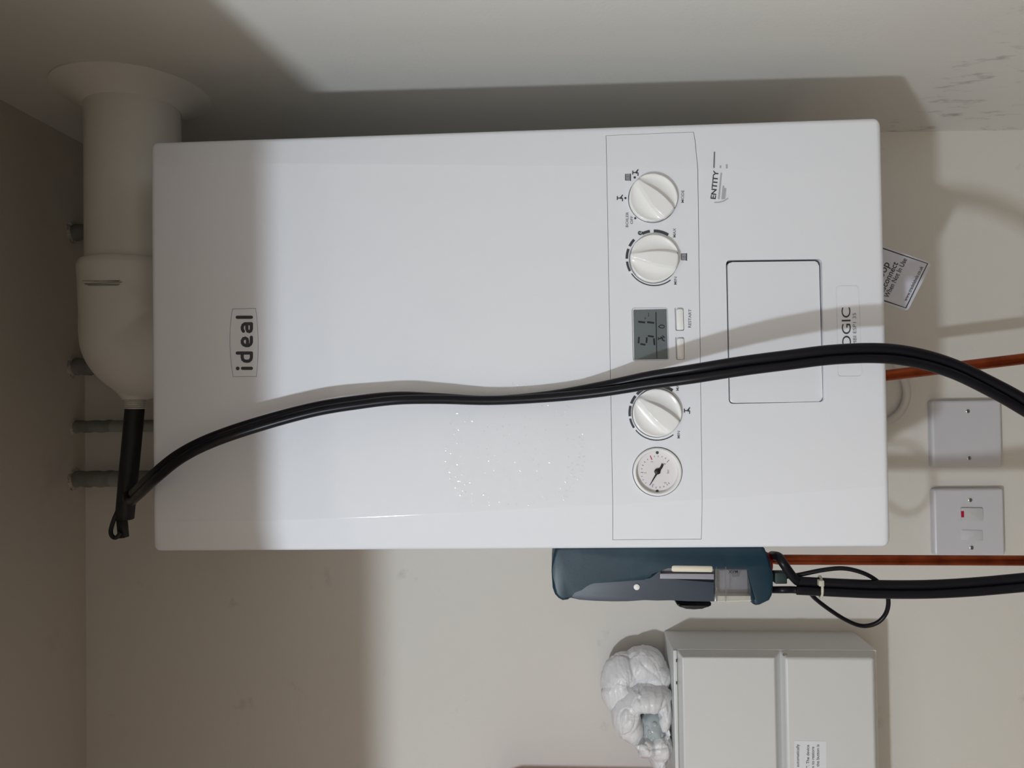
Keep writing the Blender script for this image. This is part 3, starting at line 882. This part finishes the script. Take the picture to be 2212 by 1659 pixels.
# the tube that lies nearer the boiler rises to the red port, the other runs straight in
if A[-1].x < B_[-1].x: A, B_ = B_, A
bm = bmesh.new(); tube(bm, A + spline([tuple(A[-1])] + [tuple(q) for q in upper_end], 6)[1:], HR, 16); obj('hose_tube', bm, M['hose'], probe)
bm = bmesh.new(); nB = len(B_); tube(bm, B_ + spline([tuple(B_[-1])] + [tuple(q) for q in lower_end], 6)[1:], lambda i: HR if i < nB + 1 else .0034, 16); obj('hose_tube', bm, M['hose'], probe)
tc_ = [(1672, 1247, -.240), (1690, 1247, -.242), (1712, 1244, -.242), (1730, 1241, -.245), (1780, 1231, -.25), (1825, 1228, -.252), (1870, 1240, -.252), (1902, 1262, -.245), (1918, 1290, -.238), (1915, 1322, -.23), (1895, 1345, -.225), (1862, 1352, -.222), (1825, 1338, -.225), (1785, 1312, -.23), (1757, 1289, -.236), (1742, 1268, -.241), (1750, 1266, -.2415), (1800, 1268, -.2415)]
bm = bmesh.new(); tube(bm, spline([tuple(at(*q)) for q in tc_], 8), 0.0021, 12); obj('thermocouple_lead', bm, M['hose'], probe)
c0 = at(1684, 1246, -.243)
bm = bmesh.new(); box(bm, c0.x - .0055, c0.x + .0055, -.249, -.238, c0.z - .0055, c0.z + .006, .001); obj('lead_plug', bm, mat('dark_green_plug', (0.012, 0.03, 0.03), 0.5), probe)
q0 = at(1772, 1268, -.25); bm = bmesh.new()
ring = [q0 + Vector((0.0100 * math.cos(a), -0.0058 * math.sin(a), 0)) for a in [2 * math.pi * k / 24 for k in range(25)]]
tube(bm, ring, 0.0013, 8); hd = at(1773, 1259, -.256)
box(bm, hd.x - .0028, hd.x + .0028, -.259, -.253, hd.z - .0024, hd.z + .0024, .0006)
obj('cable_tie', bm, M['tie'], probe)

# ------------------------------------------------------------------ flue gas analyser on the boiler's side
AY = -0.252
z4 = lambda a, b: (1180 + a / 4.254, 1170 + b / 4.254)
def zp(pts, Y=AY): return px_poly([z4(*p) for p in pts], Y)
xw = -0.2012                                           # flush with the boiler's side
an = thing('flue_gas_analyser', 'teal rubber-booted flue gas analyser hanging on the boiler side', 'gas analyser', tuple(at(1430, 1245, -.21)))
boot_out = [(135, -60), (85, 60), (62, 120), (48, 280), (58, 430), (80, 490), (112, 525), (150, 546), (200, 540), (225, 515), (262, 470), (305, 420), (350, 385), (395, 362), (435, 350), (900, 352), (955, 346), (985, 328), (1105, 210), (1875, 226), (1888, 540), (1905, 580), (1930, 592), (1965, 588), (2055, 545), (2080, 500), (2092, 440), (2086, 300), (2070, 200), (2045, 130), (2005, 60), (1980, -60)]
pp = [(min(x, xw), z) for x, z in zp(boot_out)]
bm = bmesh.new(); prism(bm, pp, AY, -.168, 0.0035, 3); obj('rubber_boot', bm, M['boot'], an, 50)
body = [(150, 200), (170, 470), (225, 520), (300, 534), (450, 545), (600, 550), (750, 549), (900, 538), (1020, 528), (1150, 540), (1300, 548), (1546, 555), (1546, 362), (1050, 350), (1050, 200)]
bm = bmesh.new(); prism(bm, zp(body, AY + .0015), AY + .0018, -.17, 0.0015, 2); obj('case', bm, M['meter'], an, 40)
bm = bmesh.new(); prism(bm, zp([(1040, 200), (1040, 352), (1546, 362), (1546, 210)], AY + .003), AY + .006, -.19); obj('filter_bay', bm, mat('bay_grey', (0.20, 0.20, 0.24), 0.4), an, 0)
bm = bmesh.new(); f0, f1 = at(*z4(1150, 242), AY + .002), at(*z4(1522, 247), AY + .002)
lathe(bm, [(0.0025, 0), (0.0032, .0008), (0.0035, .002), (0.0035, (f1 - f0).length - .001), (0.003, (f1 - f0).length)], f0, f1 - f0, 24); obj('filter_cartridge', bm, M['cream'], an)
bm = bmesh.new(); prism(bm, zp([(1048, 296), (1048, 345), (1545, 352), (1545, 300)], AY), AY + .001, AY + .005, .0006, 2); obj('bay_rail', bm, mat('bay_clear_grey', (0.30, 0.30, 0.35), 0.2), an, 30)
# clear water trap
bm = bmesh.new(); prism(bm, zp([(1552, 212), (1886, 226), (1886, 545), (1552, 553)], AY), AY + .0006, -.2, .001, 2); wt = obj('water_trap', bm, M['clear'], an, 30)
bm = bmesh.new(); prism(bm, zp([(1575, 500), (1886, 500), (1886, 545), (1575, 552)], AY + .004), AY + .004, -.205); obj('trap_base', bm, M['cream'], wt, 0)
bm = bmesh.new(); prism(bm, zp([(1600, 270), (1860, 250), (1860, 470), (1600, 480)], AY + .012), AY + .014, -.205); obj('trap_lining', bm, mat('trap_grey', (0.26, 0.26, 0.29), 0.4), wt, 0)
bm = bmesh.new(); prism(bm, zp([(1700, 260), (1790, 255), (1775, 320), (1720, 325)], AY + .009), AY + .009, AY + .014); obj('trap_float', bm, mat('float_grey', (0.14, 0.14, 0.17), 0.4), wt, 0)
for u0, u1 in ((1643, 1655), (1560, 1566)):
    bm = bmesh.new(); prism(bm, zp([(u0, 230), (u1, 230), (u1, 548), (u0, 548)], AY), AY - .0004, AY + .0006); obj('trap_rib', bm, M['clear'], wt, 0)
af = lambda x, z: AY + .0004
strokes('trap_line', [([z4(1560, 250), z4(1860, 252)], 1.3)], 1, af, M['print'], wt, AY, .0006)
lettering('lettering', 'MAX', z4(1762, 264), (-1, 0.0), 9, af, M['print'], wt, width=21, Y0=AY, lift=.0006, bold=.02)
bm = bmesh.new(); prism(bm, zp([(1180, 545), (1205, 565), (1260, 578), (1330, 583), (1410, 578), (1465, 566), (1490, 552), (1490, 530), (1180, 530)], -.225), -.24, -.19, .002, 2); obj('selector_dial', bm, M['black'], an, 40)
bm = bmesh.new(); c = at(*z4(832, 420), AY); lathe(bm, [(0.0029, -.001), (0.0029, .0008), (.0022, .0012)], (c.x, AY + .0015, c.z), (0, -1, 0), 20); obj('side_stud', bm, mat('white_stud', (.8, .8, .8), .4), an)
bm = bmesh.new(); c = at(1664, 1216, -.23); lathe(bm, [(0.010, -.006), (0.010, 0.0), (0.0085, .0022), (0.005, .0032)], (c.x, -.228, c.z + .0015), (0.05, 0, -1), 24); obj('pressure_port', bm, mat('red_port', (.42, .015, .02), .4), an)

# ------------------------------------------------------------------ copper pipes, flex, tag below the boiler
def copper(pts, label):
    t = thing('copper_pipe', label, 'pipe', tuple(pts[0]))
    return t


p0, p1 = at(1890, 814, -.10), at(2212, 775, -.10); dv = (p1 - p0)
c1 = thing('copper_pipe', 'copper pipe slanting from under the boiler behind the black hose', 'pipe', tuple(p0), 'copper pipes below the boiler')
bm = bmesh.new(); tube(bm, [p0 - dv * .1, p0, p1, p1 + dv * .6, Vector((p1 + dv * .75).to_tuple()), Vector(((p1 + dv * .8).x, -.10, ZF))], 0.0064, 20); obj('pipe', bm, M['copper'], c1)
q0, q1 = at(1683, 1209, -.20), at(2212, 1211, -.20); dv = q1 - q0
c2 = thing('copper_pipe', 'straight copper pipe below the analyser beside the black hoses', 'pipe', tuple(q0), 'copper pipes below the boiler')
bend = [q0 + Vector((0.0, 0.1995, .012)), q0 + Vector((0, .03, .012)), q0 + Vector((0, .012, .010)), q0 + Vector((0, .004, .004)), q0]
bm = bmesh.new(); tube(bm, bend + [q0 + dv * .02, q1, q1 + dv * .6, Vector(((q1 + dv * .7).x, -.20, ZF))], 0.0052, 20); obj('pipe', bm, M['copper'], c2)
fx = thing('power_flex', 'grey-white boiler flex looping out below the boiler', 'cable', tuple(at(1920, 770, -.03)))
bm = bmesh.new(); tube(bm, spline([tuple(at(u, v, Y)) for u, v, Y in ((1850, 720, -.08), (1900, 745, -.05), (1935, 785, -.025), (1955, 825, -.012), (1958, 860, -.008), (1942, 893, -.008), (1905, 918, -.015), (1850, 940, -.05))], 8), 0.0048, 14)
obj('cable', bm, M['flex'], fx)
TY = -.19
tg = thing('warning_tag', 'white plastic tag with black border and lettering hanging under the boiler', 'tag', tuple(at(1950, 600, TY)))
tagq = [(1850, 512), (2013.5, 569), (1960, 673), (1812, 615)]
bm = bmesh.new(); prism(bm, round_quad(px_poly(tagq, TY), 0.0045), TY, TY + .0008); obj('card', bm, M['tag'], tg, 0)
tf = lambda x, z: TY
t8 = lambda a, b: (1800 + a / 4.148, 500 + b / 4.148)
brd = [t8(*p) for p in ((330, 110), (470, 160), (845, 288), (650, 685), (470, 625), (330, 580))]
strokes('border_line', [(brd, 2.6)], 2.6, tf, M['print'], tg, TY, .0002)
rd = (0.44, -0.9)
for s, st, wd, sz, al in (('Filling Loop', t8(508, 290), None, 23, 'end'), ('Disconnect', t8(582, 285), None, 18, 'end'), ('When Not In Use', t8(492, 598), 93, 15.5, 'start'), ('www.tradelabels.co.uk', t8(655, 627), 83, 10.5, 'start')):
    if al == 'start': lettering('lettering', s, st, rd, sz, tf, M['print'], tg, width=wd, Y0=TY, lift=.0002, bold=.012)
    else: lettering('lettering', s, st, rd, sz, tf, M['print'], tg, Y0=TY, lift=.0002, bold=.012, align='end')

# ------------------------------------------------------------------ electrics on the back wall
def plate(quad, name, label):
    Yp = -.010
    q = [at(u, v, Yp) for u, v in quad]
    x0 = (q[2].x + q[3].x) / 2; x1 = (q[0].x + q[1].x) / 2; z1 = (q[0].z + q[3].z) / 2; z0 = (q[1].z + q[2].z) / 2
    t = thing(name, label, 'electrical plate', ((x0 + x1) / 2, 0, (z0 + z1) / 2))
    bm = bmesh.new(); box(bm, x0, x1, Yp, -.0005, z0, z1, .0035, 4, only=lambda e: min(v.co.y for v in e.verts) < Yp + 1e-5)
    obj('plate', bm, M['plate'], t, 50, True)
    return t


def screw(parent, u, v, Y):
    p = at(u, v, Y); bm = bmesh.new()
    lathe(bm, [(0.0034, -.0004), (0.0034, .0003), (0.0026, .0003), (.0024, -.0002)], (p.x, Y, p.z), (0, -1, 0), 24)
    s = obj('screw_hole', bm, M['plate'], parent, 30)
    bm = bmesh.new(); lathe(bm, [(0.0025, -.0004), (0.0025, .0002), (.002, .0005)], (p.x, Y, p.z), (0, -1, 0), 20)
    obj('screw', bm, M['metal'], s, 30)
    bm = bmesh.new(); box(bm, p.x - .0022, p.x + .0022, Y - .0008, Y - .0003, p.z - .0004, p.z + .0004)
    obj('screw_slot', bm, M['gap'], s, 0)


bp_ = plate([(2011.6, 866), (2163.5, 863.5), (2167.4, 1010), (2014.6, 1010)], 'blank_plate', 'blank white electrical plate with two screws, nearer the copper pipe crossing')
screw(bp_, 2091, 888, -.010); screw(bp_, 2093.5, 989.5, -.010)
sp = plate([(2016.5, 1056), (2168.7, 1055.5), (2172.8, 1201), (2020, 1201)], 'fused_spur', 'white fused spur plate with rocker switch and red neon')
screw(sp, 2096, 1080, -.010); screw(sp, 2099, 1183, -.010)
bm = bmesh.new(); prism(bm, round_quad(px_poly([(2075, 1097), (2121, 1097.5), (2122, 1125), (2076, 1124.5)], -.011), .001), -.0125, -.009, .0006, 2)
rk = obj('rocker_switch', bm, mat('rocker_white', (.56, .57, .575), .3), sp, 30)
rk.data.transform(Matrix.Identity(4))
bm = bmesh.new(); prism(bm, px_poly([(2076, 1104), (2082, 1104), (2082.5, 1117.5), (2076.5, 1117.5)], -.0126), -.0129, -.0124); obj('neon', bm, M['neon'], rk, 0)
fo = px_poly([(2076.5, 1144.5), (2122, 1145.5), (2123, 1168), (2106, 1168), (2104, 1172), (2092, 1172), (2090, 1167.5), (2077.5, 1167)], -.0102)
bm = bmesh.new(); prism(bm, fo, -.0108, -.0095, .0003, 2); obj('fuse_carrier', bm, M['plate'], sp, 30)

# consumer unit
cu = thing('consumer_unit', 'white metal consumer unit box fixed to the wall below the polythene bag', 'consumer unit', (-.53, 0, -.42))
CX1, CZ1, CZ0, CX0 = -0.3630, -0.1796, -0.4200, -0.72
bm = bmesh.new(); box(bm, CX0, CX1, -.070, 0, CZ0, CZ1, .0012, 2); obj('enclosure', bm, M['box'], cu, 40, True)
def zz(u, Y, v=1500): return at(u, v, Y).z
DY = -.086
def slab(name, z0, z1, x1, top_in, bot_in, right_in, y_base=-.0705, y=DY, bev=.0016):
    bm = bmesh.new()
    a = [bm.verts.new(c) for c in ((CX0, y_base, z0), (x1, y_base, z0), (x1, y_base, z1), (CX0, y_base, z1))]
    b = [bm.verts.new(c) for c in ((CX0, y, z0 + bot_in), (x1 - right_in, y, z0 + bot_in), (x1 - right_in, y, z1 - top_in), (CX0, y, z1 - top_in))]
    bm.faces.new(a); bm.faces.new(b[::-1])
    for k in range(4): bm.faces.new((a[k], b[k], b[(k + 1) % 4], a[(k + 1) % 4]))
    bmesh.ops.recalc_face_normals(bm, faces=bm.faces)
    es = [e for e in bm.edges if all(v in b for v in e.verts)] + [e for e in bm.edges if (e.verts[0] in a) != (e.verts[1] in a)]
    bmesh.ops.bevel(bm, geom=es, offset=bev, segments=3, profile=.5, affect='EDGES')
    return obj(name, bm, M['box'], cu, 40, True)


bm = bmesh.new(); box(bm, CX0, CX1 - .0005, -.074, -.069, zz(1464, -.074), CZ1 - .0002, .0008, 2); obj('top_flange', bm, M['box'], cu, 40)
slab('hinged_door', zz(1688, -.07), zz(1466, -.08), CX1 - .001, .004, .012, .0035)
slab('lower_cover', zz(1899, -.08), zz(1689.5, -.08), CX1 - .001, .003, .008, .0035, bev=.003)
for u in (1461.5,):
    for v in (1427, 1475):
        bm = bmesh.new(); c = at(u, v, -.0745); box(bm, c.x - .0016, c.x + .0016, -.0752, -.0735, c.z - .0006, c.z + .0006); obj('hinge_slot', bm, M['gap'], cu, 0)
c = at(1696, 1411.5, -.079); bm = bmesh.new(); lathe(bm, [(0.0028, -.002), (0.0028, .0006), (.0018, .0012)], (CX1 - .0032, -.0785, c.z), (.8, -.6, 0), 20); obj('cover_screw', bm, M['metal'], cu, 30)
LYq = DY - .0003
bm = bmesh.new(); prism(bm, px_poly([(1715.5, 1600), (1785, 1601.5), (1786, 1780), (1716, 1780)], LYq), LYq, DY + .0002); lab = obj('rcd_label', bm, M['paper'], cu, 0)
lab['label'] = 'white paper instruction label'
lf = lambda x, z: LYq
for s, st in (('by a device which automatically', (1726, 1607.5)), ('"T" or "TEST". The device', (1748, 1609)), ('be switched on to restore', (1758.8, 1613)), ('supply when the button is', (1769.5, 1608))):
    lettering('lettering', s, st, (0, -1), 9.3, lf, M['print'], lab, Y0=LYq, lift=.00015, align='end', bold=.006)

# unseen red case, added just beyond the frame's edge to throw the band of shade and the warm tint on the wall beside the bag
bm = bmesh.new(); box(bm, -.98, -.548, -.10, 0, -.1785, .042, .008, 3)
tag(obj('unseen_shade_case', bm, M['redbox'], smooth=40), 'unseen red case added above the consumer unit to shade and tint the wall', 'case')

# ------------------------------------------------------------------ crumpled bag on the consumer unit
bag = thing('polythene_bag', 'crumpled white polythene bag resting on top of the consumer unit', 'bag', tuple(at(1448, 1530, -.04)))


def px_to(u, v, Y): return at(u, v, Y)


def facets(p, amp, seed):
    """crumpled film: every cell is a small tilted plane, sharp creases where the planes meet"""
    ds, ps = noise.voronoi(p)
    hs = []
    for k in (0, 1):
        c = Vector(ps[k]); t = noise.noise_vector(c * 7.31 + Vector((seed, 0, seed * 2))) * 1.6
        hs.append((p - c).dot(t) + 0.5 * t.x)
    w = min(1.0, (ds[1] - ds[0]) / 0.30); w = 0.5 + 0.5 * w * w * (3 - 2 * w)
    return amp * (hs[0] * w + hs[1] * (1 - w) - 0.35 * (1 - min(1.0, (ds[1] - ds[0]) / 0.22)) ** 2)


def crumple(lumps, seed, voxel=0.0011, amp=0.0040, knot=None, sharp=1.0):
    bm = bmesh.new()
    for (u, v, Y, ru, rv, ry, rot) in lumps:
        c = px_to(u, v, Y); k = 0.00060
        r = bmesh.ops.create_icosphere(bm, subdivisions=4, radius=1.0)
        mt = Matrix.Translation(c) @ Matrix.Rotation(math.radians(rot), 4, 'Y') @ Matrix.Diagonal((rv * k, ry, ru * k, 1))
        bmesh.ops.transform(bm, matrix=mt, verts=r['verts'])
    me = to_mesh(bm, 'bag'); o = bpy.data.objects.new('tmp', me); C.objects.link(o)
    md = o.modifiers.new('r', 'REMESH'); md.mode = 'VOXEL'; md.voxel_size = voxel
    dg = bpy.context.evaluated_depsgraph_get(); dg.update()
    me2 = bpy.data.meshes.new_from_object(o.evaluated_get(dg)); bpy.data.objects.remove(o)
    me2.update()
    off = Vector((seed * 3.1, seed * 1.7, seed))
    kn = at(knot[0], knot[1], -.05) if knot else None
    cos = []
    ca, sa = math.cos(seed * .9), math.sin(seed * .9)
    for v in me2.vertices:
        p = v.co
        q = Vector((p.x * ca + p.z * sa, p.y, -p.x * sa + p.z * ca))
        a = noise.noise(p * 24 + off)
        d = 0.55 * amp * a + facets(Vector((q.x * 40, q.y * 32, q.z * 26)) + off, 0.0032 * sharp, seed) + facets(Vector((q.x * 120, q.y * 70, q.z * 42)) - off, 0.0010 * sharp, seed + 9)
        if kn:                                         # pleats gathered towards a tuck
            rx, rz = p.x - kn.x, p.z - kn.z; rr = math.hypot(rx, rz); an = math.atan2(rz, rx)
            g = noise.noise(Vector((math.cos(an) * 3.4, math.sin(an) * 3.4, seed + rr * 14)))
            d += 0.0011 * (1 - 2 * abs(g)) * min(1, rr / .008) * math.exp(-rr / .04) - 0.0060 * math.exp(-(rr / .0075) ** 2)
        r1 = 1 - abs(noise.noise(Vector((q.x * 190, q.y * 80, q.z * 34)) + off))
        cos.append(v.co + v.normal * (d + amp * 0.10 * r1 ** 6))
    for v, c in zip(me2.vertices, cos): v.co = c
    return me2


me = crumple([(1340, 1472, -.038, 40, 62, .030, 12), (1384, 1434, -.034, 46, 36, .028, -24), (1416, 1462, -.036, 30, 34, .026, 25), (1437, 1486, -.03, 14, 20, .018, 0)], 2, knot=(1364, 1474))
link('bag_top', me, M['bag'], bag, 60)
me = crumple([(1354, 1536, -.050, 32, 54, .030, 12), (1396, 1506, -.054, 52, 27, .028, -10), (1434, 1536, -.046, 17, 40, .026, 0), (1366, 1570, -.048, 24, 28, .024, 20)], 5, knot=(1398, 1540))
link('bag_middle', me, M['bag'], bag, 60)
me = crumple([(1392, 1604, -.050, 30, 24, .028, 30), (1424, 1606, -.048, 26, 32, .026, 10), (1440, 1590, -.046, 9, 40, .02, 0), (1424, 1640, -.046, 15, 26, .018, 0)], 8, sharp=1.7, knot=(1440, 1575))
link('bag_tail', me, M['bag'], bag, 60)
bm = bmesh.new(); bc = at(1409, 1566, -.046)
r = bmesh.ops.create_icosphere(bm, subdivisions=4, radius=1); bmesh.ops.transform(bm, matrix=Matrix.Translation(bc) @ Matrix.Diagonal((.021, .022, .017, 1)), verts=r['verts'])
for v in bm.verts: v.co += (v.co - bc) * 0.12 * noise.noise(v.co * 160)
rn = random.Random(3)
for k in range(14):
    a, b = rn.uniform(-.8, .8), rn.uniform(-.8, .8); n = Vector((a, -1, b)).normalized()
    c = bc + Vector((n.x * .019, n.y * .020, n.z * .015)); rr = rn.uniform(.0022, .0034)
    r = bmesh.ops.create_icosphere(bm, subdivisions=2, radius=rr); bmesh.ops.translate(bm, vec=c, verts=r['verts'])
obj('bubble_wrap', bm, M['bubble'], bag, 60)
